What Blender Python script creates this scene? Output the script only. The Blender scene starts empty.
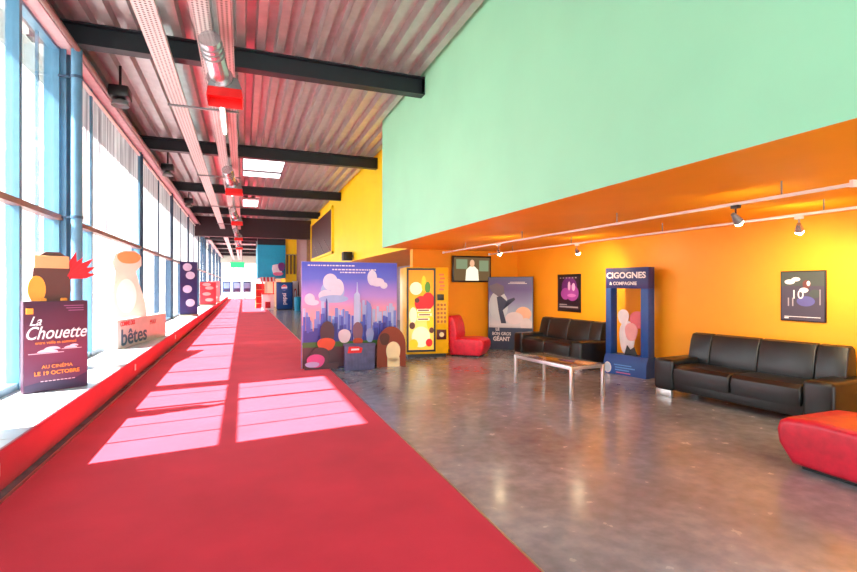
import bpy, bmesh, math, random
from mathutils import Vector, Matrix
PI = math.pi
R = math.radians
sc = bpy.context.scene
col = sc.collection
random.seed(7)

# ------------------------------------------------------------------ materials
def new_mat(name):
    m = bpy.data.materials.new(name); m.use_nodes = True
    nt = m.node_tree; b = nt.nodes['Principled BSDF']
    return m, nt, b

def srgb(r, g, b):
    f = lambda c: (c / 12.92 if c <= .04045 else ((c + .055) / 1.055) ** 2.4)
    return (f(r / 255), f(g / 255), f(b / 255), 1)

def mat(name, rgb, rough=.5, metal=0.0, var=.06, scale=8, bump=0.0, bscale=60, spec=.5, emit=None, estr=0, coat=0):
    m, nt, b = new_mat(name)
    c = srgb(*rgb)
    b.inputs['Roughness'].default_value = rough
    b.inputs['Metallic'].default_value = metal
    b.inputs['Specular IOR Level'].default_value = spec
    b.inputs['Coat Weight'].default_value = coat
    tc = nt.nodes.new('ShaderNodeTexCoord')
    n = nt.nodes.new('ShaderNodeTexNoise'); n.inputs['Scale'].default_value = scale; n.inputs['Detail'].default_value = 4
    nt.links.new(tc.outputs['Object'], n.inputs['Vector'])
    ramp = nt.nodes.new('ShaderNodeValToRGB')
    lo = tuple(max(0, x * (1 - var)) for x in c[:3]) + (1,)
    hi = tuple(min(1, x * (1 + var)) for x in c[:3]) + (1,)
    ramp.color_ramp.elements[0].position = .3; ramp.color_ramp.elements[0].color = lo
    ramp.color_ramp.elements[1].position = .7; ramp.color_ramp.elements[1].color = hi
    nt.links.new(n.outputs['Fac'], ramp.inputs['Fac'])
    nt.links.new(ramp.outputs['Color'], b.inputs['Base Color'])
    if bump:
        n2 = nt.nodes.new('ShaderNodeTexNoise'); n2.inputs['Scale'].default_value = bscale; n2.inputs['Detail'].default_value = 3
        nt.links.new(tc.outputs['Object'], n2.inputs['Vector'])
        bp = nt.nodes.new('ShaderNodeBump'); bp.inputs['Strength'].default_value = bump; bp.inputs['Distance'].default_value = .01
        nt.links.new(n2.outputs['Fac'], bp.inputs['Height']); nt.links.new(bp.outputs['Normal'], b.inputs['Normal'])
    if emit:
        b.inputs['Emission Color'].default_value = srgb(*emit); b.inputs['Emission Strength'].default_value = estr
    return m

def grad_mat(name, stops, z0, z1, rough=.45, axis=2, wob=.05, backlit=0):
    """a printed colour gradient along a local axis of the sheet (ink, not light)"""
    m, nt, b = new_mat(name)
    tc = nt.nodes.new('ShaderNodeTexCoord'); sp = nt.nodes.new('ShaderNodeSeparateXYZ')
    nt.links.new(tc.outputs['Object'], sp.inputs[0])
    mr = nt.nodes.new('ShaderNodeMapRange'); mr.inputs['From Min'].default_value = z0; mr.inputs['From Max'].default_value = z1
    nt.links.new(sp.outputs[axis], mr.inputs['Value'])
    n = nt.nodes.new('ShaderNodeTexNoise'); n.inputs['Scale'].default_value = 3
    nt.links.new(tc.outputs['Object'], n.inputs['Vector'])
    ad = nt.nodes.new('ShaderNodeMath'); ad.operation = 'MULTIPLY_ADD'; ad.inputs[1].default_value = wob; 
    nt.links.new(n.outputs['Fac'], ad.inputs[0]); nt.links.new(mr.outputs[0], ad.inputs[2])
    ramp = nt.nodes.new('ShaderNodeValToRGB')
    els = ramp.color_ramp.elements
    while len(els) < len(stops): els.new(.5)
    for e, (p, c) in zip(els, stops): e.position = p; e.color = srgb(*c)
    nt.links.new(ad.outputs[0], ramp.inputs['Fac']); nt.links.new(ramp.outputs['Color'], b.inputs['Base Color'])
    b.inputs['Roughness'].default_value = rough
    if backlit: nt.links.new(ramp.outputs['Color'], b.inputs['Emission Color']); b.inputs['Emission Strength'].default_value = backlit
    return m

def emission_mat(name, rgb, s):
    m = bpy.data.materials.new(name); m.use_nodes = True; nt = m.node_tree
    nt.nodes.remove(nt.nodes['Principled BSDF'])
    e = nt.nodes.new('ShaderNodeEmission'); e.inputs['Color'].default_value = srgb(*rgb); e.inputs['Strength'].default_value = s
    nt.links.new(e.outputs[0], nt.nodes['Material Output'].inputs['Surface'])
    return m

def glass_mat(name, tint=(1, 1, 1), gloss=.08, rough=.02):
    m = bpy.data.materials.new(name); m.use_nodes = True; nt = m.node_tree
    nt.nodes.remove(nt.nodes['Principled BSDF'])
    t = nt.nodes.new('ShaderNodeBsdfTransparent'); t.inputs['Color'].default_value = (*tint, 1)
    g = nt.nodes.new('ShaderNodeBsdfGlossy'); g.inputs['Roughness'].default_value = rough
    lw = nt.nodes.new('ShaderNodeLayerWeight'); lw.inputs['Blend'].default_value = .25
    mu = nt.nodes.new('ShaderNodeMath'); mu.operation = 'MULTIPLY_ADD'; mu.inputs[1].default_value = .35; mu.inputs[2].default_value = gloss
    nt.links.new(lw.outputs['Fresnel'], mu.inputs[0])
    mx = nt.nodes.new('ShaderNodeMixShader')
    nt.links.new(mu.outputs[0], mx.inputs['Fac']); nt.links.new(t.outputs[0], mx.inputs[1]); nt.links.new(g.outputs[0], mx.inputs[2])
    nt.links.new(mx.outputs[0], nt.nodes['Material Output'].inputs['Surface'])
    return m

def perforated_mat(name, rgb, pitch=.046, rad=.31):
    m, nt, b = new_mat(name)
    b.inputs['Base Color'].default_value = srgb(*rgb); b.inputs['Roughness'].default_value = .45; b.inputs['Metallic'].default_value = .1
    tc = nt.nodes.new('ShaderNodeTexCoord')
    sc_ = nt.nodes.new('ShaderNodeVectorMath'); sc_.operation = 'SCALE'; sc_.inputs['Scale'].default_value = 1 / pitch
    fr = nt.nodes.new('ShaderNodeVectorMath'); fr.operation = 'FRACTION'
    sb = nt.nodes.new('ShaderNodeVectorMath'); sb.operation = 'SUBTRACT'; sb.inputs[1].default_value = (.5, .5, .5)
    mlt = nt.nodes.new('ShaderNodeVectorMath'); mlt.operation = 'MULTIPLY'; mlt.inputs[1].default_value = (1, 1, 0)
    ln = nt.nodes.new('ShaderNodeVectorMath'); ln.operation = 'LENGTH'
    lt = nt.nodes.new('ShaderNodeMath'); lt.operation = 'GREATER_THAN'; lt.inputs[1].default_value = rad
    nt.links.new(tc.outputs['Object'], sc_.inputs[0]); nt.links.new(sc_.outputs[0], fr.inputs[0]); nt.links.new(fr.outputs[0], sb.inputs[0])
    nt.links.new(sb.outputs[0], mlt.inputs[0]); nt.links.new(mlt.outputs[0], ln.inputs[0]); nt.links.new(ln.outputs['Value'], lt.inputs[0])
    nt.links.new(lt.outputs[0], b.inputs['Alpha'])
    return m

def concrete_mat():
    m, nt, b = new_mat('polished_concrete')
    tc = nt.nodes.new('ShaderNodeTexCoord')
    n1 = nt.nodes.new('ShaderNodeTexNoise'); n1.inputs['Scale'].default_value = .9; n1.inputs['Detail'].default_value = 8; n1.inputs['Roughness'].default_value = .65
    n2 = nt.nodes.new('ShaderNodeTexNoise'); n2.inputs['Scale'].default_value = 9; n2.inputs['Detail'].default_value = 6
    for n in (n1, n2): nt.links.new(tc.outputs['Object'], n.inputs['Vector'])
    r1 = nt.nodes.new('ShaderNodeValToRGB'); e = r1.color_ramp.elements
    e[0].position = .32; e[0].color = srgb(116, 124, 136); e[1].position = .68; e[1].color = srgb(168, 178, 190)
    k = e.new(.5); k.color = srgb(144, 150, 158)
    r2 = nt.nodes.new('ShaderNodeValToRGB'); e = r2.color_ramp.elements
    e[0].position = .35; e[0].color = (.72, .72, .74, 1); e[1].position = .65; e[1].color = (1.1, 1.08, 1.05, 1)
    nt.links.new(n1.outputs['Fac'], r1.inputs['Fac']); nt.links.new(n2.outputs['Fac'], r2.inputs['Fac'])
    mx = nt.nodes.new('ShaderNodeMix'); mx.data_type = 'RGBA'; mx.blend_type = 'MULTIPLY'; mx.inputs['Factor'].default_value = .8
    nt.links.new(r1.outputs['Color'], mx.inputs['A']); nt.links.new(r2.outputs['Color'], mx.inputs['B'])
    nt.links.new(mx.outputs['Result'], b.inputs['Base Color'])
    mr = nt.nodes.new('ShaderNodeMapRange'); mr.inputs['To Min'].default_value = .13; mr.inputs['To Max'].default_value = .34
    nt.links.new(n2.outputs['Fac'], mr.inputs['Value']); nt.links.new(mr.outputs[0], b.inputs['Roughness'])
    b.inputs['Specular IOR Level'].default_value = .75
    b.inputs['Coat Weight'].default_value = .25; b.inputs['Coat Roughness'].default_value = .12
    return m

def carpet_mat(name, rgb, var=.16):
    m, nt, b = new_mat(name)
    tc = nt.nodes.new('ShaderNodeTexCoord')
    c = srgb(*rgb)
    n1 = nt.nodes.new('ShaderNodeTexNoise'); n1.inputs['Scale'].default_value = 260; n1.inputs['Detail'].default_value = 2
    n2 = nt.nodes.new('ShaderNodeTexNoise'); n2.inputs['Scale'].default_value = 1.6; n2.inputs['Detail'].default_value = 5
    for n in (n1, n2): nt.links.new(tc.outputs['Object'], n.inputs['Vector'])
    ad = nt.nodes.new('ShaderNodeMath'); ad.operation = 'ADD'
    nt.links.new(n1.outputs['Fac'], ad.inputs[0]); nt.links.new(n2.outputs['Fac'], ad.inputs[1])
    rp = nt.nodes.new('ShaderNodeValToRGB'); e = rp.color_ramp.elements
    mr = nt.nodes.new('ShaderNodeMath'); mr.operation = 'MULTIPLY'; mr.inputs[1].default_value = .5
    nt.links.new(ad.outputs[0], mr.inputs[0])
    e[0].position = .35; e[0].color = tuple(x * (1 - var) for x in c[:3]) + (1,)
    e[1].position = .65; e[1].color = tuple(min(1, x * (1 + var)) for x in c[:3]) + (1,)
    nt.links.new(mr.outputs[0], rp.inputs['Fac']); nt.links.new(rp.outputs['Color'], b.inputs['Base Color'])
    b.inputs['Roughness'].default_value = .95; b.inputs['Specular IOR Level'].default_value = .25
    b.inputs['Sheen Weight'].default_value = .12; b.inputs['Sheen Tint'].default_value = (1, .6, .65, 1)
    bp = nt.nodes.new('ShaderNodeBump'); bp.inputs['Strength'].default_value = .4; bp.inputs['Distance'].default_value = .004
    nt.links.new(n1.outputs['Fac'], bp.inputs['Height']); nt.links.new(bp.outputs['Normal'], b.inputs['Normal'])
    return m

def leather_mat(name, rgb, rough=.32):
    m = mat(name, rgb, rough=rough, var=.15, scale=14, bump=.18, bscale=9, spec=.6)
    return m

def blind_mat():
    m = bpy.data.materials.new('sheer_blind'); m.use_nodes = True; nt = m.node_tree
    nt.nodes.remove(nt.nodes['Principled BSDF'])
    tc = nt.nodes.new('ShaderNodeTexCoord'); mp = nt.nodes.new('ShaderNodeMapping'); mp.inputs['Scale'].default_value = (1, 5, .15)
    n = nt.nodes.new('ShaderNodeTexNoise'); n.inputs['Scale'].default_value = 2
    nt.links.new(tc.outputs['Object'], mp.inputs['Vector']); nt.links.new(mp.outputs[0], n.inputs['Vector'])
    r = nt.nodes.new('ShaderNodeValToRGB'); e = r.color_ramp.elements
    e[0].position = .35; e[0].color = srgb(160, 160, 166); e[1].position = .62; e[1].color = srgb(226, 226, 228)
    nt.links.new(n.outputs['Fac'], r.inputs['Fac'])
    d = nt.nodes.new('ShaderNodeBsdfDiffuse'); t = nt.nodes.new('ShaderNodeBsdfTranslucent'); mx = nt.nodes.new('ShaderNodeMixShader'); mx.inputs['Fac'].default_value = .6
    for s in (d, t): nt.links.new(r.outputs['Color'], s.inputs['Color'])
    nt.links.new(d.outputs[0], mx.inputs[1]); nt.links.new(t.outputs[0], mx.inputs[2])
    nt.links.new(mx.outputs[0], nt.nodes['Material Output'].inputs['Surface'])
    return m

M = {}
M['concrete'] = concrete_mat()
M['carpet'] = carpet_mat('red_carpet', (210, 44, 68))
M['kick'] = carpet_mat('red_plinth_carpet', (196, 36, 58))
M['mint'] = mat('mint_paint', (152, 230, 192), rough=.6, var=.03, scale=1.2)
M['orange'] = mat('orange_paint', (248, 164, 12), rough=.56, var=.05, scale=1.4)
M['amber'] = mat('amber_paint', (252, 168, 28), rough=.45, var=.05, scale=1.1)
M['yellow'] = mat('yellow_paint', (255, 224, 14), rough=.5, var=.03, scale=1.2)
M['cream'] = mat('cream_paint', (238, 236, 222), rough=.6, var=.03)
M['lavender'] = mat('lavender_grey_paint', (150, 146, 172), rough=.6, var=.05)
M['taupe'] = mat('taupe_paint', (122, 92, 92), rough=.6, var=.1)
M['teal'] = mat('teal_paint', (8, 158, 196), rough=.5, var=.05)
M['brownpanel'] = mat('brown_panel', (74, 40, 40), rough=.5, var=.2, scale=3)
M['darksteel'] = mat('dark_painted_steel', (20, 30, 38), rough=.5, var=.1)
M['bluesteel'] = mat('blue_painted_steel', (84, 134, 164), rough=.35, var=.08, spec=.6)
M['slateblue'] = mat('slate_blue_steel', (52, 78, 104), rough=.4, var=.1)
M['galv'] = mat('galvanised_deck', (178, 182, 180), rough=.36, metal=.6, var=.1, scale=5)
M['railbrown'] = mat('brown_rail', (128, 98, 92), rough=.4, var=.1)
M['headerpink'] = mat('pale_header', (196, 178, 182), rough=.5, var=.08)
M['sill'] = mat('white_sill_tile', (196, 202, 208), rough=.25, var=.04, scale=2)
M['grout'] = mat('sill_joint', (165, 160, 160), rough=.7)
M['alu'] = mat('brushed_aluminium', (200, 192, 180), rough=.3, metal=.9, var=.08)
M['chrome'] = mat('chrome', (240, 240, 240), rough=.28, metal=.85, var=.02)
M['whiteplastic'] = mat('white_plastic', (238, 236, 232), rough=.35, var=.02)
M['blackplastic'] = mat('black_plastic', (22, 22, 24), rough=.35, var=.15)
M['black'] = leather_mat('black_leather', (17, 22, 26), .34)
M['redleather'] = leather_mat('red_leather', (214, 30, 58), .36)
M['darkred'] = mat('dark_red', (150, 16, 34), rough=.5)
M['red'] = mat('red_enamel', (222, 26, 26), rough=.35)
M['greymetal'] = mat('grey_metal', (132, 138, 140), rough=.4, metal=.3)
M['silver'] = mat('silver_housing', (205, 200, 205), rough=.25, metal=.8)
M['glass'] = glass_mat('window_glass')
M['tableglass'] = glass_mat('table_glass', (.86, .95, .92), .3)
M['perf'] = perforated_mat('perforated_tray', (204, 208, 206))
M['perfred'] = perforated_mat('perforated_red_tray', (200, 160, 158))
M['traylip'] = mat('tray_lip', (196, 194, 192), rough=.45, metal=.3)
M['blind'] = blind_mat()
M['tube'] = emission_mat('lit_tube', (255, 250, 240), 9)
M['skylight_pane'] = emission_mat('skylight_glow', (250, 244, 248), 2.2)
M['bulb'] = emission_mat('lit_bulb', (255, 236, 190), 120)
M['exit'] = emission_mat('lit_exit_sign', (60, 190, 120), 1.2)
M['ground'] = mat('pale_paving', (128, 130, 126), rough=.8, var=.08, scale=2)

# ------------------------------------------------------------------ mesh helpers
class MB:
    def __init__(s): s.bm = bmesh.new()
    def box(s, x0, x1, y0, y1, z0, z1, m=0, bev=0, seg=2, taper=None):
        vs = [(x0, y0, z0), (x1, y0, z0), (x1, y1, z0), (x0, y1, z0), (x0, y0, z1), (x1, y0, z1), (x1, y1, z1), (x0, y1, z1)]
        if taper:                               # shrink the bottom by (dx, dy)
            cx, cy = (x0 + x1) / 2, (y0 + y1) / 2
            vs = [((x - cx) * (taper[0] if i < 4 else 1) + cx, (y - cy) * (taper[1] if i < 4 else 1) + cy, z) for i, (x, y, z) in enumerate(vs)]
        v = [s.bm.verts.new(p) for p in vs]
        fs = [s.bm.faces.new([v[i] for i in q]) for q in ((0, 3, 2, 1), (4, 5, 6, 7), (0, 1, 5, 4), (1, 2, 6, 5), (2, 3, 7, 6), (3, 0, 4, 7))]
        for f in fs: f.material_index = m
        if bev:
            es = list({e for f in fs for e in f.edges})
            r = bmesh.ops.bevel(s.bm, geom=es, offset=bev, segments=seg, profile=.5, affect='EDGES')
            for f in r['faces']: f.material_index = m
        return s
    def prism(s, pts, axis, a, b, m=0, bev=0, seg=3):
        """closed 2-D outline swept between a and b along axis: x -> pts are (y,z), y -> (x,z), z -> (x,y)"""
        mk = {'x': lambda p, t: (t, p[0], p[1]), 'y': lambda p, t: (p[0], t, p[1]), 'z': lambda p, t: (p[0], p[1], t)}[axis]
        va = [s.bm.verts.new(mk(p, a)) for p in pts]; vb = [s.bm.verts.new(mk(p, b)) for p in pts]
        n = len(pts); caps = [s.bm.faces.new(va), s.bm.faces.new(list(reversed(vb)))]
        fs = caps + [s.bm.faces.new((va[i], vb[i], vb[(i + 1) % n], va[(i + 1) % n])) for i in range(n)]
        for f in fs: f.material_index = m
        bmesh.ops.recalc_face_normals(s.bm, faces=fs)
        if bev:
            es = list({e for f in caps for e in f.edges})
            r = bmesh.ops.bevel(s.bm, geom=es, offset=bev, segments=seg, profile=.5, affect='EDGES')
            for f in r['faces']: f.material_index = m
        return s
    def cyl(s, p0, p1, r0, r1=None, n=16, m=0):
        r1 = r0 if r1 is None else r1
        p0, p1 = Vector(p0), Vector(p1); d = (p1 - p0).normalized()
        a = d.orthogonal().normalized(); b = d.cross(a)
        A = [s.bm.verts.new(p0 + (a * math.cos(2 * PI * i / n) + b * math.sin(2 * PI * i / n)) * r0) for i in range(n)]
        B = [s.bm.verts.new(p1 + (a * math.cos(2 * PI * i / n) + b * math.sin(2 * PI * i / n)) * r1) for i in range(n)]
        fs = [s.bm.faces.new((A[i], A[(i + 1) % n], B[(i + 1) % n], B[i])) for i in range(n)]
        fs += [s.bm.faces.new(list(reversed(A))), s.bm.faces.new(B)]
        for f in fs: f.material_index = m
        return s
    def lathe(s, prof, n=20, m=0, c=(0, 0, 0)):
        rings = []
        for r, z in prof:
            rings.append([s.bm.verts.new((c[0] + r * math.cos(2 * PI * i / n), c[1] + r * math.sin(2 * PI * i / n), c[2] + z)) for i in range(n)])
        for A, B in zip(rings, rings[1:]):
            for i in range(n): s.bm.faces.new((A[i], A[(i + 1) % n], B[(i + 1) % n], B[i])).material_index = m
        s.bm.faces.new(list(reversed(rings[0]))).material_index = m; s.bm.faces.new(rings[-1]).material_index = m
        return s
    def poly(s, pts, m=0):
        f = s.bm.faces.new([s.bm.verts.new(p) for p in pts]); f.material_index = m; return s
    def build(s, name, mats, parent=None, smooth=35, loc=None, rot=None):
        me = bpy.data.meshes.new(name)
        bmesh.ops.recalc_face_normals(s.bm, faces=s.bm.faces[:]) if smooth is not None else None
        s.bm.to_mesh(me); s.bm.free()
        for m_ in (mats if isinstance(mats, (list, tuple)) else [mats]): me.materials.append(M[m_] if isinstance(m_, str) else m_)
        if smooth:
            for p in me.polygons: p.use_smooth = True
            me.set_sharp_from_angle(angle=R(smooth))
        o = bpy.data.objects.new(name, me); col.objects.link(o)
        if parent: o.parent = parent
        if loc: o.location = loc
        if rot: o.rotation_euler = rot
        return o

def tag(o, label, cat, group=None):
    o['label'] = label; o['category'] = cat
    if group: o['group'] = group
    return o

def thing(name, label, cat, loc=(0, 0, 0), rz=0, group=None):
    o = bpy.data.objects.new(name, None); col.objects.link(o); o.empty_display_size = .2
    o.location = loc; o.rotation_euler = (0, 0, rz)
    return tag(o, label, cat, group)

def struct(o):
    o['kind'] = 'structure'; return o

def sroot(name, loc=(0, 0, 0)):
    o = bpy.data.objects.new(name, None); col.objects.link(o); o.location = loc; return struct(o)

def dup(root, loc, rz=None, label=None):
    r = root.copy(); col.objects.link(r); r.location = loc
    if rz is not None: r.rotation_euler = (0, 0, rz)
    if label: r['label'] = label
    for ch in list(root.children):
        c = ch.copy(); col.objects.link(c); c.parent = r
        for g in ch.children:
            d = g.copy(); col.objects.link(d); d.parent = c
    return r

def lettering(txt, size, m, parent, x, y, z, align='CENTER', shear=0, bold=0, name='lettering', spacing=1.0, rot=(PI / 2, 0, 0), sx=1):
    cu = bpy.data.curves.new(name, 'FONT'); cu.body = txt; cu.size = size; cu.align_x = align; cu.align_y = 'CENTER'
    cu.shear = shear; cu.offset = bold; cu.extrude = .0015; cu.space_character = spacing; cu.resolution_u = 4
    tmp = bpy.data.objects.new('tmp', cu)
    me = bpy.data.meshes.new_from_object(tmp); me.name = name
    bpy.data.objects.remove(tmp); bpy.data.curves.remove(cu)
    me.materials.clear(); me.materials.append(M[m] if isinstance(m, str) else m)
    o = bpy.data.objects.new(name, me); col.objects.link(o); o.parent = parent
    o.location = (x, y, z); o.rotation_euler = rot; o.scale = (sx, 1, 1)
    return o

class Art:
    """printed picture: flat inks on a sheet in the local XZ plane, facing -Y, each ink a hair above the last"""
    def __init__(s, y): s.y = y; s.bm = MB(); s.mats = []; s.k = 0
    def _m(s, m):
        m = M[m] if isinstance(m, str) else m
        if m not in s.mats: s.mats.append(m)
        return s.mats.index(m)
    def poly(s, pts, m):
        s.k += 1; y = s.y - .0004 * s.k
        s.bm.poly([(x, y, z) for x, z in pts], s._m(m)); return s
    def rect(s, x0, x1, z0, z1, m): return s.poly([(x0, z0), (x1, z0), (x1, z1), (x0, z1)], m)
    def ell(s, cx, cz, rx, rz, m, n=28, a0=0, a1=2 * PI):
        return s.poly([(cx + rx * math.cos(a0 + (a1 - a0) * i / n), cz + rz * math.sin(a0 + (a1 - a0) * i / n)) for i in range(n)], m)
    def build(s, parent, name='printed_picture'): return s.bm.build(name, s.mats, parent, smooth=0)

def ink(name, rgb): 
    if name not in M: M[name] = mat(name, rgb, rough=.45, var=.05, scale=6)
    return name

# ------------------------------------------------------------------ the setting
H = .365           # plinth height
GX = -2.25         # glass line
CEIL = 4.90
SOF = 2.27
b = MB(); b.box(-1.8, 6.4, -3, 60, -.2, 0); struct(b.build('floor', 'concrete'))
b = MB(); b.box(-1.495, 1.405, -2.5, 57.6, 0, .012); struct(b.build('floor_carpet', 'carpet'))
b = MB(); b.box(1.405, 1.418, -2.5, 57.6, 0, .014); struct(b.build('trim_1', 'alu'))

# plinth under the windows: red carpeted face leaning in towards a recessed foot, white tiled top
pl = sroot('plinth')
b = MB(); b.prism([(-1.50, H - .004), (-1.49, H - .02), (-1.488, .33), (-1.491, .28), (-1.499, .23), (-1.511, .18), (-1.527, .13), (-1.548, .08), (-1.572, .035), (-1.60, .0), (-1.75, .0), (-1.75, H - .004)], 'y', -2, 57.6)
b.build('plinth_face', 'kick', pl)
b = MB(); b.box(-1.515, -1.495, -2, 57.6, .0, .022); b.build('plinth_foot_trim', 'alu', pl)
b = MB(); b.box(-1.512, -1.492, -2, 57.6, H - .004, H + .004); b.build('plinth_nosing', 'darkred', pl)
b = MB(); b.prism([(-2.45, -.2), (-1.76, -.2), (-1.76, H - .03), (-1.512, H - .02), (-1.512, H), (-2.45, H)], 'y', -2, 57.6); b.build('plinth_top', 'sill', pl)
b = MB()
for k in range(38): b.box(-2.2, -1.515, -.2 + k * 1.5, -.192 + k * 1.5, H, H + .001)
b.box(-1.86, -1.852, -2, 57, H, H + .001)
b.build('plinth_joints', 'grout', pl, smooth=0)

# left wall before the windows, end walls
b = MB(); b.box(-2.45, GX + .1, -3, 4.45, 0, CEIL); struct(b.build('wall_left', 'cream'))
COLY = [7.65 + 5.22 * k for k in range(10)]

def window_bay(n, y0, y1, mull, thin, blind, frame_m):
    w = sroot('window_%d' % n, (GX, y0, 0)); L = y1 - y0
    f = MB()
    f.box(-.05, .05, 0, L, H, H + .07); f.box(-.05, .05, 0, L, 4.46, 4.54)
    f.box(-.05, .06, 0, .06, H, 4.5); f.box(-.05, .06, L - .06, L, H, 4.5)
    for y in mull: f.box(-.06, .06, y - y0 - .035, y - y0 + .035, H, 4.5)
    for y in thin: f.box(-.04, -.01, y - y0 - .012, y - y0 + .012, H, 4.5)
    f.build('window_frame', frame_m, w)
    r = MB(); r.box(-.02, .09, 0, L, 2.29, 2.355); r.build('window_transom', 'railbrown', w)
    g = MB(); g.box(-.006, .006, .02, L - .02, H + .05, 4.48); g.build('window_pane', 'glass', w)
    if blind:
        bb = MB(); bb.box(.03, .034, .08, L - .08, 2.40, 4.40); bb.build('window_blind', 'blind', w)
        c = MB(); c.cyl((.05, .08, 4.42), (.05, L - .08, 4.42), .03, n=10); c.build('blind_roll', 'whiteplastic', w)
    return w
window_bay(1, 4.45, 7.56, [6.35], [5.05, 5.6, 7.05], False, 'bluesteel')
for k in range(len(COLY)):
    y0 = COLY[k] + .09; y1 = (COLY[k + 1] - .09) if k + 1 < len(COLY) else 57.6
    window_bay(k + 2, y0, y1, [COLY[k] + 1.32] if k == 0 else [COLY[k] + 2.6] if k < 5 else [], [], k in (0, 1, 2, 3), 'bluesteel' if k == 0 else 'slateblue')

for k, y in enumerate(COLY):
    c = MB(); x0, x1 = GX - .12, GX + (.12 if k == 0 else .09)
    c.box(x0, x1, y - .09, y - .075, H - .02, 4.6); c.box(x0, x1, y + .075, y + .09, H - .02, 4.6); c.box(GX - .008, GX + .008, y - .076, y + .076, H - .02, 4.6)
    struct(c.build('steel_column', 'bluesteel' if k == 0 else 'slateblue'))
BEND = [2.8, 3.38, 3.38, 3.38]
for k, y in enumerate(COLY):
    xe = 2.8 if k == 0 else 3.38 if k < 5 else 1.6
    c = MB(); c.box(GX - .3, xe, y - .008, y + .008, 4.62, CEIL - .03)
    c.box(GX - .3, xe, y - .09, y + .09, 4.60, 4.622); c.box(GX - .3, xe, y - .09, y + .09, CEIL - .03, CEIL - .01)
    for s in (-1, 1): c.box(xe - .02, xe, y - .085, y + .085, 4.6, CEIL - .01)
    struct(c.build('steel_beam', 'darksteel', smooth=0))

# profiled steel deck running along the hall, sun-blocking slab with eaves above
pts_top = []
x = -2.9
while x < 6.4:
    pts_top += [(x, CEIL + .11), (x + .09, CEIL + .11), (x + .115, CEIL), (x + .225, CEIL), (x + .25, CEIL + .11)]
    x += .27
prof = pts_top + [(x, CEIL + .13), (-2.9, CEIL + .13)]
b = MB(); b.prism(prof, 'y', -3, 58); struct(b.build('ceiling', 'galv', smooth=0))
b = MB(); b.box(-3.32, 6.6, -3, 60, CEIL + .13, CEIL + .35); struct(b.build('roof_sunblock', 'greymetal'))  # unseen slab added to block the sun, its eave deepened to trim the patch
# long header channels over the glass
b = MB(); b.box(GX - .15, GX + .02, 4.45, 57.6, 4.54, 4.9); struct(b.build('trim_2', 'darksteel'))
b = MB(); b.box(GX + .02, GX + .20, 1.5, 57.6, 4.50, 4.60, bev=.01); struct(b.build('trim_3', 'headerpink'))
b = MB(); b.cyl((-1.98, 1.5, 4.48), (-1.98, 57, 4.48), .035, n=10); struct(b.build('trim_4', 'railbrown'))

# mint upper wall over the lounge, its orange underside, amber lounge walls
b = MB(); b.box(2.8, 6.4, -3, 10.2, SOF, CEIL + .13); o = struct(b.build('wall_right_upper', ['mint', 'orange'], smooth=0))
for p in o.data.polygons:
    if p.normal.z < -.5: p.material_index = 1
b = MB(); b.box(6.2, 6.4, -3, 10.3, 0, SOF); struct(b.build('wall_right', 'amber'))
b = MB(); b.box(3.53, 6.4, 10.3, 10.5, 0, SOF + .3); struct(b.build('wall_back', 'orange'))
b = MB(); b.box(3.38, 6.4, 10.2, 26.6, SOF, CEIL + .13); o = struct(b.build('wall_right_yellow', ['yellow', 'orange'], smooth=0))
for p in o.data.polygons:
    if p.normal.z < -.5: p.material_index = 1
b = MB(); b.box(6.2, 6.4, 10.5, 27, 0, SOF); struct(b.build('wall_right_passage', 'lavender'))
b = MB(); b.box(3.30, 3.38, 19.6, 19.72, 2.75, 4.62); b.box(3.30, 3.38, 26.0, 26.12, 2.75, 4.62); b.box(3.30, 3.38, 19.6, 26.12, 2.75, 2.85); b.box(3.30, 3.38, 19.6, 26.12, 4.56, 4.66)
wr = sroot('window_20'); b.build('window_frame', 'yellow', wr)
b = MB(); b.box(3.34, 3.378, 19.72, 26.0, 2.85, 4.56)
b.build('window_shutter', 'brownpanel', wr)
b = MB()
for k in range(3): b.prism([(20.2 + k * 1.6, 2.9), (20.3 + k * 1.6, 2.9), (21.9 + k * 1.6, 3.5), (21.8 + k * 1.6, 3.5)], 'x', 3.325, 3.34)
b.build('shutter_bars', 'railbrown', wr)
b = MB(); b.box(GX, 3.38, 26.5, 26.9, 3.92, CEIL); struct(b.build('wall_bulkhead', mat('dark_bulkhead', (48, 34, 40), rough=.6)))
# far part of the hall
b = MB(); b.box(3.2, 3.5, 26.9, 32.4, 0, CEIL); struct(b.build('wall_far_taupe', 'taupe'))
b = MB(); b.box(2.5, 3.2, 32.2, 36, 0, CEIL); struct(b.build('wall_far_yellow', 'yellow'))
b = MB(); b.box(.85, 2.5, 32.0, 36, 1.95, 4.0); struct(b.build('wall_far_teal', 'teal'))
b = MB(); b.box(1.6, 3.5, 36, 36.2, 0, CEIL); struct(b.build('wall_far_back', 'cream'))
b = MB(); b.box(.85, 2.5, 32.05, 36, 4.0, CEIL); struct(b.build('wall_far_over', 'darksteel'))
b = MB(); b.box(1.42, 1.6, 36, 57.6, 0, CEIL); struct(b.build('wall_far_right', mat('pale_sage_paint', (178, 200, 192), rough=.6)))
b = MB(); b.box(GX, 1.6, 33.5, 33.7, 4.35, CEIL); struct(b.build('trim_5', 'darksteel'))
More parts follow.
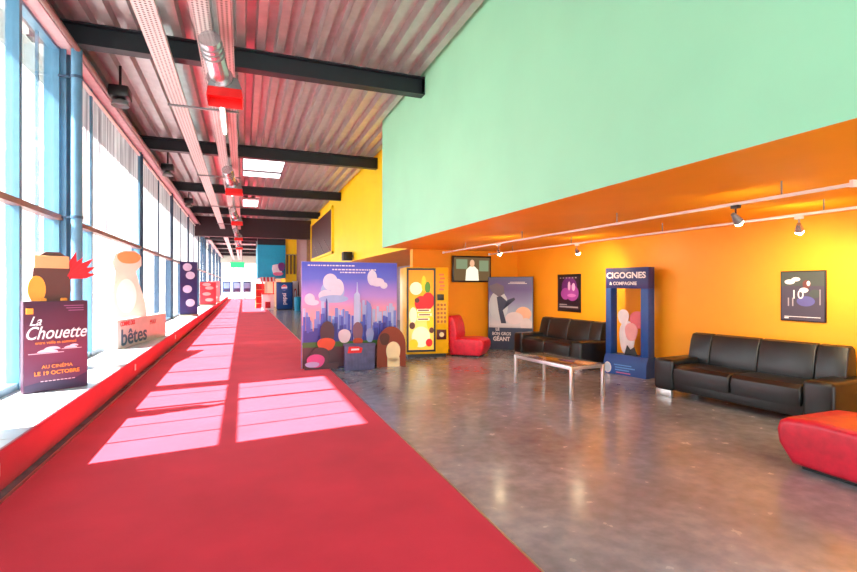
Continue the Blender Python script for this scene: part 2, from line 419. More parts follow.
# end of the hall: glazed doors
d = sroot('door_1', (0, 57.6, 0))
f = MB()
for xx in (-2.2, -1.0, .2, 1.4): f.box(xx - .05, xx + .05, -.05, .05, 0, 4.0)
for zz in (.05, 2.3, 3.95): f.box(-2.2, 1.4, -.05, .05, zz - .05, zz + .05)
f.build('door_frame', 'whiteplastic', d)
g = MB(); g.box(-2.2, 1.4, -.005, .005, .1, 3.9); g.build('door_pane', 'glass', d)
b = MB(); b.box(-2.4, 1.6, 57.5, 57.7, 4.0, CEIL); struct(b.build('wall_end', mat('pale_green_paint', (176, 200, 190), rough=.6)))
b = MB(); b.box(-60, -2.45, -40, 110, -.3, -.02); b.box(-2.45, 60, 58, 110, -.3, -.02); struct(b.build('ground_outside', 'ground'))

# ------------------------------------------------------------------ steel drain pipe at the first column
t = thing('drain_pipe', 'pale blue round pipe running up beside the first blue window column', 'pipe', (-2.0, 7.5, H))
b = MB(); b.cyl((0, 0, 0), (0, 0, 4.12), .062, n=20); b.build('pipe_tube', 'bluesteel', t)
for z in (.55, 1.95, 3.75):
    b = MB(); b.cyl((0, 0, z), (0, 0, z + .035), .070, n=20); b.box(-.2, 0, -.012, .012, z + .005, z + .03); b.build('clamp', 'slateblue', t)

# ------------------------------------------------------------------ ceiling fittings
def tray(name, label, x0, x1, m, z=4.30):
    t = thing(name, label, 'cable tray', ((x0 + x1) / 2, 0, z)); w = (x1 - x0) / 2
    b = MB(); b.box(-w, w, 1.0, 57, 0, .003); b.build('perforated_base', m, t, smooth=0)
    b = MB(); b.box(-w + .006, w - .006, 1.0, 57, .005, .03); b.build('hole_shade_liner', 'blackplastic', t)  # added black liner stands in for shade behind the tray holes
    for s in (-1, 1):
        b = MB(); b.box(s * w - .003, s * w + .003, 1.0, 57, 0, .055); b.build('side_lip', 'traylip', t)
    return t
tray('cable_tray', 'pale perforated cable tray nearest the windows', -1.055, -.835, 'perf')
tray('cable_tray', 'pale perforated cable tray carrying the silver spotlights', -.495, -.325, 'perf')
tray('cable_tray', 'reddish perforated cable tray furthest from the windows', -.255, -.105, 'perfred')
HY = [4.4, 8.6, 13.8, 19.0, 24.2]
nth = ['first', 'second', 'third', 'fourth', 'fifth', 'sixth', 'seventh']
h0 = None
for i, y in enumerate(HY):
    if h0 is None:
        h0 = thing('tray_hanger', '', 'hanger', (0, y, 4.27), 0, 'hangers under the cable trays')
        b = MB(); b.box(-1.10, -.06, -.015, .015, -.0, .028); b.build('cross_bar', 'greymetal', h0)
        for xx in (-1.08, -.08):
            b = MB(); b.cyl((xx, 0, .02), (xx, 0, CEIL - 4.27 + .02), .006, n=8); b.build('threaded_rod', 'greymetal', h0)
        o = h0
    else: o = dup(h0, (0, y, 4.27))
    o['label'] = '%s grey hanger bar under the cable trays, counted from nearest the viewer' % nth[i]

# silver spotlights with grey and red hood
s0 = thing('spotlight', '', 'spotlight', (-.22, 6.35, 4.15), 0, 'red hooded spotlights along the trays')
d = Vector((.10, .62, -.24)); p0 = Vector((-.12, -.55, -.02)); p1 = p0 + d * .82
b = MB(); b.cyl(p0, p1, .115, n=24); hs = b.build('housing', 'silver', s0)
b = MB(); b.cyl(p1, p1 + d.normalized() * .03, .15, n=24); b.build('flange', 'silver', s0)
for k in range(3):
    q = p0 + d * (.1 + .1 * k); b = MB(); b.cyl(q, q + d.normalized() * .02, .123, n=24); b.build('cooling_ring', 'greymetal', hs)
c = p1 + d.normalized() * .05
b = MB(); b.box(c.x - .05, c.x + .01, c.y - .3, c.y - .25, c.z + .12, .15); b.build('bracket', 'greymetal', s0)
# hood: a flared four-sided skirt
def frus(b, cx, cy, z0, z1, a0, a1, m):
    lo = [b.bm.verts.new((cx + sx * a0, cy + sy * a0, z0)) for sx, sy in ((-1, -1), (1, -1), (1, 1), (-1, 1))]
    hi = [b.bm.verts.new((cx + sx * a1, cy + sy * a1, z1)) for sx, sy in ((-1, -1), (1, -1), (1, 1), (-1, 1))]
    for i in range(4): b.bm.faces.new((lo[i], lo[(i + 1) % 4], hi[(i + 1) % 4], hi[i])).material_index = m
    b.bm.faces.new(hi).material_index = m
b = MB(); frus(b, c.x + .05, c.y + .1, c.z - .12, c.z + .03, .19, .14, 0); b.build('hood_collar', 'greymetal', s0, smooth=0)
b = MB(); frus(b, c.x + .05, c.y + .1, c.z - .23, c.z - .118, .20, .185, 0); b.build('hood_skirt', 'red', s0, smooth=0)
for i in range(5):
    o = s0 if i == 0 else dup(s0, (-.22, 6.35 + 6.4 * i, 4.15))
    o['label'] = '%s silver spotlight with red hood under the trays, counted from nearest the viewer' % nth[i]
# fluorescent battens
f0 = thing('strip_light', '', 'strip light', (-.30, 7.9, 4.17), 0, 'strip lights below the trays')
b = MB(); b.box(-.04, .04, 0, 1.6, .02, .10, bev=.008); b.build('housing', 'whiteplastic', f0)
b = MB(); b.cyl((0, .05, -.002), (0, 1.55, -.002), .019, n=12); b.build('tube', 'tube', f0)
for yy in (0.02, 1.55):
    b = MB(); b.box(-.02, .02, yy, yy + .03, -.02, .03); b.build('tube_holder', 'whiteplastic', f0)
for yy in (.3, 1.3):
    b = MB(); b.cyl((0, yy, .09), (0, yy, .14), .008, n=8); b.build('hanging_rod', 'greymetal', f0)
for i in range(4):
    o = f0 if i == 0 else dup(f0, (-.30, 7.9 + 6.4 * i, 4.17))
    o['label'] = '%s white strip light below the spotlight tray, counted from nearest the viewer' % nth[i]
# black floodlights under the deck by the windows
q0 = thing('floodlight', '', 'floodlight', (-1.80, 8.9, 4.90), 0, 'black floodlights by the windows')
b = MB(); b.box(-.14, .14, -.16, .16, -.52, -.34, bev=.03); b.build('housing', 'blackplastic', q0)
b = MB(); b.cyl((0, 0, -.35), (0, 0, .0), .02, n=10); b.build('stem', 'blackplastic', q0)
b = MB(); b.lathe([(.05, -.52), (.11, -.56), (.13, -.62), (.125, -.63), (.10, -.58), (.04, -.56)], 20); b.build('reflector', 'greymetal', q0)
for i in range(3):
    o = q0 if i == 0 else dup(q0, (-1.80, 8.9 + 5.2 * i, 4.90))
    o['label'] = '%s black floodlight under the ceiling by the windows, counted from nearest the viewer' % nth[i]
# skylights made as glowing boxes under the deck, their daylight put into emission
def ceil_panel(label, x0, x1, y0, y1, strips, frame):
    t = thing('skylight_panel', label, 'skylight', ((x0 + x1) / 2, (y0 + y1) / 2, CEIL - .07), 0)
    w, l = (x1 - x0) / 2, (y1 - y0) / 2
    b = MB(); b.box(-w, w, -l, l, .03, .068); b.build('housing', frame, t)
    for a, c_ in strips:
        b = MB(); b.box(-w + .03, w - .03, -l + a * 2 * l, -l + c_ * 2 * l, .0, .032); b.build('skylight_pane', 'skylight_pane', t)
    return t
ceil_panel('large white glowing skylight panel under the deck right of the trays', -.02, 1.10, 13.5, 16.1, [(.02, .30), (.36, .64), (.80, .98)], 'darksteel')
ceil_panel('small pinkish white skylight panel beyond the large glowing one', -.02, .60, 20.4, 22.5, [(.15, .85)], 'headerpink')
# exit sign hanging far down the hall
t = thing('exit_sign', 'small green lit sign hanging from the ceiling far down the hall', 'sign', (-.35, 40, 3.05))
b = MB(); b.box(-.55, .45, -.04, .04, -.22, .22); b.build('sign_box', 'exit', t)
for xx in (-.4, .3):
    b = MB(); b.cyl((xx, 0, .2), (xx, 0, 1.84), .012, n=6); b.build('hanging_rod', 'greymetal', t)

# ------------------------------------------------------------------ track lighting in the lounge
def track(label, x, y0, y1, hang):
    t = thing('lighting_track', label, 'lighting track', (x, 0, 2.15))
    b = MB(); b.box(-.016, .016, y0, y1, -.012, .012, bev=.003); b.build('rail', 'whiteplastic', t)
    for yy in hang:
        b = MB(); b.cyl((0, yy, .01), (0, yy, SOF - 2.15), .006, n=8); b.build('hanger', 'greymetal', t)
    for yy in (y0, y1):
        b = MB(); b.box(-.02, .02, yy - .012, yy + .012, -.02, .03); b.build('end_cap', 'whiteplastic', t)
    return t
track('white lighting track nearer the mint wall edge under the orange ceiling', 3.93, 2.12, 9.5, [2.6, 4.4, 6.4, 8.4])
track('white lighting track nearer the amber wall under the orange ceiling', 5.12, 1.8, 9.7, [3.0, 4.9, 6.8, 8.7])
def track_lamp(label, x, y, aim, lit=True, dark=False):
    t = thing('track_lamp', label, 'track lamp', (x, y, 2.14), 0, 'lamps on the lighting tracks')
    b = MB(); b.box(-.02, .02, -.035, .035, -.03, -.002, bev=.004); b.build('adapter', 'blackplastic' if dark else 'whiteplastic', t)
    b = MB(); b.cyl((0, 0, -.03), (0, 0, -.09), .007, n=8); b.build('stem', 'blackplastic' if dark else 'greymetal', t)
    a = Vector(aim).normalized(); p = Vector((0, 0, -.11))
    b = MB(); b.cyl(p - a * .05, p + a * .05, .018, .040, n=20); shd = b.build('shade', 'greymetal' if dark else 'silver', t)
    b = MB(); b.lathe([(.008, -.038), (.027, -.028), (.038, 0), (.027, .028), (.008, .038)], 16, c=tuple(p + a * (.068 if not dark else .05))); b.build('bulb', 'bulb', shd)
    L = bpy.data.lights.new('lamp_beam', 'SPOT'); L.energy = 50; L.color = (1, .83, .52); L.spot_size = R(105); L.spot_blend = 1; L.shadow_soft_size = .04
    lo = bpy.data.objects.new('lamp_beam', L); col.objects.link(lo); lo.parent = t; lo.location = p + a * .135
    lo.rotation_mode = 'QUATERNION'; lo.rotation_quaternion = a.to_track_quat('-Z', 'Y')
    return t
track_lamp('dark bodied track lamp on the track nearer the mint wall edge', 3.93, 2.98, (.8, .1, -.6), dark=True)
track_lamp('glowing track lamp over the nearer black sofa', 5.12, 3.22, (.8, .45, -.55))
track_lamp('glowing track lamp above the further black sofa', 5.12, 6.65, (.8, .55, -.5))
track_lamp('glowing silver track lamp in front of the wall television', 3.93, 7.12, (.5, .6, -.5))

# ------------------------------------------------------------------ black sofas
def make_sofa(label):
    t = thing('sofa', label, 'sofa', (0, 0, 0), 0, 'black leather sofas'); W = 1.12
    b = MB(); b.box(-W + .28, W - .28, -.82, -.02, .09, .24, bev=.02); b.build('base', 'black', t)
    for s in (-1, 1):
        b = MB(); x0, x1 = sorted((s * W, s * (W - .31)))
        b.box(x0, x1, -.86, -.04, .085, .49, bev=.045, seg=4); arm = b.build('armrest', 'black', t)
        b = MB(); b.box(x0 + .03, x1 - .03, -.845, -.79, 0, .088, bev=.006); f = b.build('foot', 'chrome', arm); f['label'] = 'chrome foot'
        b = MB(); b.box(x0 + .05, x1 - .05, -.12, -.06, 0, .09, bev=.006); b.build('foot', 'chrome', arm)['label'] = 'chrome foot'
    for s in (-1, 1):
        x0, x1 = sorted((s * .006, s * (W - .318)))
        b = MB(); b.prism([(-.86, .20), (-.875, .30), (-.86, .385), (-.81, .425), (-.5, .43), (-.22, .41), (-.20, .24), (-.5, .22)], 'x', x0, x1, bev=.03, seg=3)
        b.build('seat_cushion', 'black', t)
    # back: a leaning padded slab in four stitched panels
    prof = lambda g: [(-.30 - g, .36), (-.27 - g, .55), (-.225 - g, .72), (-.185, .795), (-.11, .81), (-.05, .78), (-.03, .60), (-.03, .12), (-.2, .12)]
    xs = [(-.98, -.66), (-.655, -.003), (.003, .655), (.66, .98)]
    for x0, x1 in xs:
        b = MB(); b.prism(prof(0), 'x', x0, x1, bev=.018, seg=3); b.build('back_cushion', 'black', t)
    return t
sf = make_sofa('long black leather sofa nearest the viewer, between blue cinema frame and red chair')
sf.location = (6.07, 4.17, 0); sf.rotation_euler = (0, 0, -PI / 2 + R(6.5)); sf.scale = (.91, .93, 1)
dup(sf, (6.11, 7.92, 0), -PI / 2 + R(2.5), 'black leather sofa behind the glass coffee table, below the purple poster')

# ------------------------------------------------------------------ red lounge chairs
def make_red_chair(label):
    t = thing('lounge_chair', label, 'lounge chair', (0, 0, 0), 0, 'red lounge chairs')   # faces local -Y
    b = MB(); b.prism([(-.36, .03), (-.46, .17), (-.475, .27), (-.455, .34), (-.40, .375), (-.2, .395), (.12, .385), (.28, .36), (.34, .2), (.30, .03)], 'x', -.33, .33, bev=.05, seg=4)
    b.build('seat', 'redleather', t)
    b = MB(); b.prism([(.22, .30), (.18, .46), (.22, .66), (.28, .80), (.335, .85), (.40, .845), (.445, .79), (.42, .55), (.40, .3), (.38, .03), (.31, .03)], 'x', -.32, .32, bev=.05, seg=4)
    b.build('backrest', 'redleather', t)
    b = MB(); b.box(-.26, .26, -.32, .34, 0, .032); b.build('plinth_base', 'blackplastic', t)
    return t
rc = make_red_chair('red lounge chair standing between yellow vending machine and tall violet film board')
rc.location = (4.42, 9.30, 0); rc.rotation_euler = (0, 0, R(46)); rc.scale = (.88, .86, .98)
dup(rc, (4.43, 2.24, 0), R(180), 'red lounge chair in front of the nearer black sofa').scale = (1.08, 1.08, 1.05)

# ------------------------------------------------------------------ coffee table
t = thing('coffee_table', 'low coffee table with glass top and chrome legs on concrete floor', 'coffee table', (4.12, 5.80, 0), R(4.5))
W, L, Z = .265, .60, .435
for sx in (-1, 1):
    for sy in (-1, 1):
        b = MB(); b.box(sx * W - .02, sx * W + .02, sy * L - .02, sy * L + .02, 0, Z - .012, bev=.003); b.build('leg', 'chrome', t)
for sx in (-1, 1):
    b = MB(); b.box(sx * W - .018, sx * W + .018, -L + .02, L - .02, Z - .055, Z - .012, bev=.003); b.build('rail', 'chrome', t)
for sy in (-1, 1):
    b = MB(); b.box(-W + .02, W - .02, sy * L - .018, sy * L + .018, Z - .055, Z - .012, bev=.003); b.build('rail', 'chrome', t)
b = MB(); b.box(-W - .02, W + .02, -L - .02, L + .02, Z - .012, Z, bev=.002); b.build('tabletop', 'tableglass', t)

# ------------------------------------------------------------------ television
t = thing('television', 'black flat television on the orange wall showing a pale figure', 'television', (4.93, 10.215, 1.84))
b = MB(); b.box(-.49, .49, -.03, .03, -.30, .30, bev=.006); b.build('casing', 'blackplastic', t)
b = MB(); b.box(-.2, .2, .03, .08, -.15, .15); b.build('wall_bracket', 'greymetal', t)
scr = [emission_mat('screen_brown', (92, 72, 48), .9), emission_mat('screen_green', (110, 120, 92), .9), emission_mat('screen_pale', (222, 214, 186), .9), emission_mat('screen_skin', (196, 150, 118), .9)]
a = Art(-.0305); a.rect(-.455, .455, -.265, .265, scr[0]); a.rect(-.40, -.12, .0, .22, scr[1]); a.rect(.18, .42, -.05, .20, scr[1])
a.poly([(-.17, -.265), (.17, -.265), (.15, -.02), (.06, .06), (-.06, .06), (-.15, -.02)], scr[2]); a.ell(0, .13, .06, .085, scr[3])
a.build(t, 'screen')

# ------------------------------------------------------------------ wall posters
def wall_poster(label, y0, y1, z0, z1):
    t = thing('poster', label, 'poster', (6.2, (y0 + y1) / 2, z0), -PI / 2)
    w = (y1 - y0) / 2; h = z1 - z0
    b = MB(); b.box(-w, w, -.022, -.0, 0, h, bev=.004); b.build('frame', 'blackplastic', t)
    return t, w, h
t, w, h = wall_poster('framed purple and black film poster above the further black sofa', 7.92, 8.66, .93, 1.69)
a = Art(-.0225); a.rect(-w + .04, w - .04, .04, h - .04, ink('ink_night', (34, 14, 38)))
for cx, cz, rx, rz, m in ((.02, .5, .25, .2, 'ink_plum'), (.12, .38, .2, .16, 'ink_violet'), (-.1, .36, .15, .12, 'ink_violet'), (.02, .52, .04, .09, 'ink_pale'), (.16, .50, .05, .08, 'ink_pale'), (.1, .33, .14, .035, 'ink_pink')):
    a.ell(cx, cz, rx, rz, ink(m, {'ink_plum': (96, 32, 118), 'ink_violet': (160, 70, 170), 'ink_pale': (226, 188, 226), 'ink_pink': (204, 120, 204)}[m]))
a.rect(-.3, .3, .08, .11, ink('ink_grey', (168, 160, 172))); a.rect(-.3, -.05, .13, .15, 'ink_grey')
for k in range(6): a.rect(-.29 + k * .1, -.24 + k * .1, h - .085, h - .065, 'ink_grey')
a.build(t)
t, w, h = wall_poster('dark grey poster with white 10 on the amber wall above nearer sofa', 3.60, 4.10, 1.03, 1.63)
a = Art(-.0225); a.rect(-w + .012, w - .012, .012, h - .012, ink('ink_slate', (72, 66, 86)))
a.rect(-w + .012, w - .012, .42, h - .012, ink('ink_moss', (70, 80, 78)))
for cx, cz, rx, rz, c_ in ((-.14, .47, .06, .03, 'ink_white'), (-.07, .50, .05, .025, 'ink_white'), (.05, .44, .045, .05, 'ink_rust'), (.07, .45, .02, .03, 'ink_white'), (.02, .37, .05, .03, 'ink_white'), (.04, .24, .1, .06, 'ink_blue'), (.14, .33, .06, .05, 'ink_moss')):
    a.ell(cx, cz, rx, rz, ink(c_, {'ink_white': (232, 230, 238), 'ink_rust': (110, 60, 60), 'ink_blue': (92, 92, 160), 'ink_moss': (70, 80, 78)}[c_]))
a.rect(-.2, .2, .05, .058, 'ink_white'); a.rect(-.2, -.15, .03, .045, 'ink_white'); a.rect(-.16, -.145, .18, .28, 'ink_grey'); a.rect(-.11, -.095, .18, .28, 'ink_grey'); a.rect(.19, .2, .2, .38, 'ink_grey')
a.build(t)
lettering('10', .15, 'ink_white', t, -.05, -.030, .315)

# ------------------------------------------------------------------ tall violet film poster board across the corner
P1, P2 = Vector((5.29, 10.08)), Vector((6.09, 9.45)); dv = P2 - P1; W = dv.length
t = thing('poster_board', 'tall blue and violet film board across the corner behind the sofa', 'poster board', (P1.x, P1.y, 0), math.atan2(dv.y, dv.x))
b = MB(); b.box(0, W, -.02, .03, 0, 1.66, bev=.004); b.build('board', 'slateblue', t)
b = MB(); b.box(.1, W - .1, .03, .1, 0, .04); b.build('foot', 'slateblue', t)
g = grad_mat('violet_mist_print', [(0, (44, 56, 84)), (.22, (96, 106, 136)), (.36, (214, 214, 224)), (.5, (176, 196, 214)), (.68, (132, 138, 186)), (.85, (92, 84, 148)), (1, (84, 92, 140))], 0, 1.66)
a = Art(-.0205); a.rect(.015, W - .015, .015, 1.645, g)
ink('ink_mist', (190, 208, 220)); ink('ink_cloud', (222, 214, 222)); ink('ink_peach', (236, 190, 160)); ink('ink_stone', (104, 102, 120)); ink('ink_deep', (48, 62, 92))
a.ell(.24, 1.0, .22, .34, 'ink_mist'); a.ell(.8, .82, .18, .16, 'ink_peach'); a.ell(.6, .72, .2, .14, 'ink_cloud'); a.ell(.86, .58, .13, .15, 'ink_cloud')
a.poly([(.02, 1.45), (.2, 1.52), (.36, 1.45), (.38, 1.28), (.25, 1.2), (.08, 1.32)], 'ink_stone'); a.poly([(.2, 1.2), (.3, 1.22), (.46, 1.08), (.62, 1.14), (.6, 1.19), (.44, 1.13), (.34, .9), (.42, .6), (.3, .6), (.24, .9)], 'ink_deep')
for z, x0, x1 in ((1.53, .5, .84), (1.50, .46, .88)): a.rect(x0, x1, z, z + .012, 'ink_white')
a.rect(.02, W - .02, .02, .50, 'ink_deep')
a.build(t)
lettering('LE', .09, 'ink_white', t, .22, -.03, .46, bold=.002); lettering('BON GROS', .10, 'ink_white', t, .31, -.03, .36, bold=.001, sx=.85); lettering('GÉANT', .13, 'ink_white', t, .31, -.03, .24, bold=.004, sx=.9)

# ------------------------------------------------------------------ blue open photo frame standee
P1, P2 = Vector((5.74, 6.69)), Vector((5.92, 5.94)); dv = P2 - P1; W = dv.length
t = thing('photo_standee', 'blue open cinema display frame standing between the two black sofas', 'display frame', (P1.x, P1.y, 0), math.atan2(dv.y, dv.x))
blu = mat('cobalt_card', (20, 76, 156), rough=.4, var=.06); nav = mat('navy_card', (34, 44, 110), rough=.4, var=.06)
D = .17
for x0, x1 in ((0, .10), (W - .13, W)):
    b = MB(); b.box(x0, x1, 0, D, .32, 1.41, bev=.003); b.build('upright', blu, t)
b = MB(); b.box(0, W, 0, D, 1.41, 1.75, bev=.003); b.build('header', nav, t)
b = MB(); b.prism([(-.06, 0), (-.06, .18), (-.03, .27), (0, .32), (D + .04, .32), (D + .04, 0)], 'x', 0, W); b.build('base_box', blu, t)
lettering('CIGOGNES', .135, 'ink_white', t, W / 2 - .01, -.006, 1.62, bold=.004, sx=1.06)
lettering('& COMPAGNIE', .075, 'ink_white', t, W / 2 - .06, -.006, 1.49, bold=.002)
a = Art(-.0605); a.ell(.08, .10, .07, .09, 'ink_white'); a.ell(.08, .10, .05, .07, ink('ink_ice', (206, 222, 238)))
for z, x0, x1 in ((.15, .2, .52), (.11, .22, .58), (.07, .22, .48)): a.rect(x0, x1, z, z + .02, ink('ink_sky', (96, 156, 226)))
a.rect(.24, .5, .03, .045, ink('ink_rose', (214, 110, 150)))
a.build(t)
b = MB()   # plain pastel shapes in place of the printed figures
def blob(b, cx, cz, rx, rz, y0, y1, m, n=24, wob=0):
    b.prism([(cx + rx * (1 + wob * math.sin(3 * a_)) * math.cos(a_), cz + rz * (1 + wob * math.cos(2 * a_)) * math.sin(a_)) for a_ in [2 * PI * i / n for i in range(n)]], 'y', y0, y1, m)
pk = mat('pastel_pink', (232, 164, 164), rough=.5); pw = mat('pastel_white', (228, 220, 226), rough=.5); pc = mat('coral_pink', (224, 110, 120), rough=.5)
blob(b, .33, .60, .14, .30, .10, .112, 1, wob=.06); blob(b, .27, .94, .10, .13, .09, .10, 1, wob=.05); blob(b, .52, .90, .13, .15, .095, .105, 2, wob=.06); blob(b, .42, .70, .11, .16, .08, .09, 0, wob=.08)
b.prism([(.30, .31), (.54, .31), (.48, .46), (.41, .41), (.35, .48)], 'y', .07, .08, 3)
b.build('cutout', [pk, pw, pc, 'blackplastic'], t, smooth=0)

# ------------------------------------------------------------------ yellow vending machine
P1, P2 = Vector((3.07, 9.37)), Vector((3.94, 9.25)); dv = P2 - P1; W = dv.length
t = thing('vending_machine', 'yellow sweet vending machine with candy pictures by the orange wall', 'vending machine', (P1.x, P1.y, 0), math.atan2(dv.y, dv.x))
ink('ink_sun', (250, 200, 20)); ink('ink_amber', (248, 170, 20)); ink('ink_brown', (84, 40, 22)); ink('ink_candyred', (218, 22, 30)); ink('ink_cream', (250, 236, 186)); ink('ink_green', (70, 130, 40))
vy = mat('yellow_cabinet', (250, 198, 16), rough=.3, var=.04)
b = MB(); b.box(0, W, 0, .76, .07, 1.83, bev=.012); b.build('cabinet', vy, t)
b = MB(); b.box(.04, W - .04, .04, .74, 0, .07); b.build('plinth_base', 'blackplastic', t)
b = MB(); x0, x1 = .01, .60
b.box(x0, x1, -.03, 0, .12, .16); b.box(x0, x1, -.03, 0, 1.77, 1.81); b.box(x0, x0 + .035, -.03, 0, .12, 1.81); b.box(x1 - .035, x1, -.03, 0, .12, 1.81)
door = b.build('door_frame', 'blackplastic', t)
a = Art(-.004); a.rect(x0 + .03, x1 - .03, .16, 1.77, grad_mat('candy_print', [(0, (250, 196, 60)), (.35, (252, 226, 120)), (.6, (252, 190, 30)), (1, (246, 150, 14))], .16, 1.77, backlit=.3))
def glow(m):      # the front picture is a backlit film
    k = m + '_backlit'
    if k not in M:
        M[k] = mat(k, {'ink_cream': (252, 240, 200), 'ink_sun': (252, 206, 30), 'ink_green': (80, 140, 40), 'ink_candyred': (224, 24, 30), 'ink_brown': (96, 46, 26)}[m], rough=.4,
                   emit={'ink_cream': (252, 240, 200), 'ink_sun': (252, 206, 30), 'ink_green': (80, 140, 40), 'ink_candyred': (224, 24, 30), 'ink_brown': (96, 46, 26)}[m], estr=.3)
    return k
for cx, cz, rx, rz, m in ((.2, 1.40, .13, .13, 'ink_cream'), (.36, 1.50, .05, .16, 'ink_sun'), (.44, 1.42, .06, .12, 'ink_green'), (.45, 1.15, .13, .17, 'ink_candyred'), (.30, 1.10, .13, .15, 'ink_candyred'), (.22, 1.16, .05, .05, 'ink_brown'),
                          (.14, .86, .08, .16, 'ink_cream'), (.5, .70, .08, .14, 'ink_sun'), (.30, .42, .19, .21, 'ink_cream'), (.15, .28, .09, .1, 'ink_sun'), (.47, .30, .07, .08, 'ink_candyred'), (.12, .65, .06, .07, 'ink_brown'), (.52, .55, .05, .06, 'ink_brown')):
    a.ell(cx, cz, rx, rz, glow(m))
for z, xa, xb in ((.93, .22, .50), (.84, .24, .52), (.75, .22, .48)): a.rect(xa, xb, z, z + .055, glow('ink_cream')); a.rect(xa + .02, xb - .03, z + .015, z + .04, glow('ink_brown'))
a.build(t, 'picture_panel')
b = MB(); b.box(.03, .035, -.006, -.005, .2, 1.7); b.box(.565, .57, -.006, -.005, .2, 1.7); b.build('door_trim', 'alu', t)
b = MB(); b.box(.64, .78, -.02, 0, 1.16, 1.28, bev=.004); b.build('coin_slot', 'blackplastic', t)
b = MB(); b.box(.625, .84, -.006, 0, .67, 1.12); keypad = b.build('keypad', vy, t)
for r_ in range(5):
    for c_ in range(3):
        b = MB(); b.box(.64 + c_ * .07, .685 + c_ * .07, -.012, 0, .70 + r_ * .085, .75 + r_ * .085, bev=.003); b.build('button', ink('ink_tan', (196, 120, 40)), keypad)
b = MB(); b.box(.63, .83, -.02, 0, .36, .56, bev=.006); hatch = b.build('delivery_hatch', ink('ink_maroon', (92, 20, 16)), t)
a = Art(-.0205); a.ell(.73, .46, .05, .05, 'ink_cream'); a.build(hatch, 'hatch_mark')
a = Art(-.001)
for k in range(5): a.rect(.68 + .02 * (k % 2), .78 + .02 * (k % 2), 1.36 + k * .075, 1.40 + k * .075, ink('ink_salmon', (236, 130, 70)))
a.build(t, 'side_print')

# ------------------------------------------------------------------ skyline photo wall
W = 1.74
t = thing('skyline_standee', 'wide cinema backdrop panel printed with a city skyline and clouds', 'display panel', (.95, 8.74, 0), R(.3))
b = MB(); b.box(0, W, 0, .06, 0, 1.88, bev=.004); b.build('panel', mat('lilac_card', (140, 120, 190), rough=.5), t)
b = MB()
for xx in (.2, 1.5): b.prism([(0.06, 0), (.5, 0), (.06, 1.2)], 'x', xx, xx + .03)
b.build('strut', 'whiteplastic', t)
sky = grad_mat('skyline_sky_print', [(0, (252, 222, 184)), (.40, (250, 204, 184)), (.56, (244, 170, 192)), (.70, (184, 152, 234)), (.86, (96, 112, 224)), (1, (70, 88, 212))], 0, 1.88)
a = Art(-.0005); a.rect(.01, W - .01, .01, 1.87, sky)
ink('ink_cloudlilac', (218, 222, 246)); ink('ink_cloudblue', (160, 192, 240)); ink('ink_bldA', (84, 98, 200)); ink('ink_bldB', (124, 148, 226)); ink('ink_bldC', (182, 206, 246)); ink('ink_bldD', (62, 66, 160)); ink('ink_ledge', (70, 116, 52)); ink('ink_wallbrown', (92, 58, 66))
for cx, cz, rx, rz, m in ((.54, 1.36, .21, .2, 'ink_cloudblue'), (.50, 1.52, .13, .15, 'ink_cloudlilac'), (.62, 1.42, .12, .16, 'ink_cloudlilac'), (.42, 1.28, .13, .1, 'ink_cloudlilac'), (.56, 1.22, .26, .07, 'ink_cloudblue'),
                          (1.26, 1.60, .09, .14, 'ink_cloudlilac'), (1.36, 1.52, .13, .08, 'ink_cloudlilac'), (1.48, 1.46, .07, .06, 'ink_cloudlilac'), (.14, 1.22, .09, .1, 'ink_cloudlilac'), (.2, 1.16, .1, .05, 'ink_cloudlilac')):
    a.ell(cx, cz, rx, rz, m)
for lay, (m, hmin, hmax, n) in enumerate((('ink_bldC', .8, 1.2, 26), ('ink_bldB', .7, 1.08, 30), ('ink_bldA', .62, .98, 34), ('ink_bldD', .5, .8, 34))):
    for k in range(n):
        cx = .03 + (W - .06) * (k + random.random() * .7) / n; ww = random.uniform(.018, .034); hh = random.uniform(hmin, hmax)
        if .1 < cx < W - .1 or True: a.rect(max(.01, cx - ww), min(W - .01, cx + ww), .42, hh, m)
a.poly([(.90, .42), (1.02, .42), (1.02, 1.3), (.985, 1.34), (.975, 1.52), (.965, 1.52), (.955, 1.34), (.91, 1.3)], 'ink_bldC'); a.poly([(1.14, .42), (1.22, .42), (1.22, 1.12), (1.14, 1.2)], 'ink_bldB')
a.poly([(.40, .42), (.45, .42), (.44, 1.18), (.425, 1.24), (.41, 1.18)], 'ink_bldD')
a.rect(.01, W - .01, .02, .40, 'ink_wallbrown'); a.rect(.01, W - .01, .38, .47, 'ink_ledge')
for z, x0, x1 in ((1.80, .1, .9), (1.73, .52, 1.3), (1.68, .66, 1.12)):
    x = x0
    while x < x1: ww = random.uniform(.02, .06); a.rect(x, x + ww, z, z + .022, 'ink_white'); x += ww + .015
a.build(t)
# raised card layers before the panel: plain rounded shapes and a crate
def cut(name, y, shapes, mats):
    b = MB()
    for i, (cx, cz, rx, rz, m, wob) in enumerate(shapes): blob(b, cx, cz, rx, rz, y - .004 * i - .01, y - .004 * i, m, wob=wob)
    return b.build(name, mats, t, smooth=0)
ink('ink_darkfur', (70, 40, 50)); ink('ink_whitefur', (226, 222, 232)); ink('ink_orangered', (206, 76, 36)); ink('ink_pinkprint', (214, 80, 150)); ink('ink_rustfur', (142, 62, 34)); ink('ink_lilacprint', (190, 170, 220))
cut('cutout', -.16, [(.42, .60, .12, .26, 0, .08), (.40, .44, .15, .12, 1, .08), (.30, .22, .16, .18, 0, .06), (.22, .16, .15, .12, 2, .05), (.16, .10, .12, .05, 3, .05)], ['ink_darkfur', 'ink_orangered', 'ink_pinkprint', 'ink_lilacprint'])
b = MB(); b.box(.03, .60, -.18, -.155, 0, .12); b.build('cutout_foot', 'ink_darkfur', t)
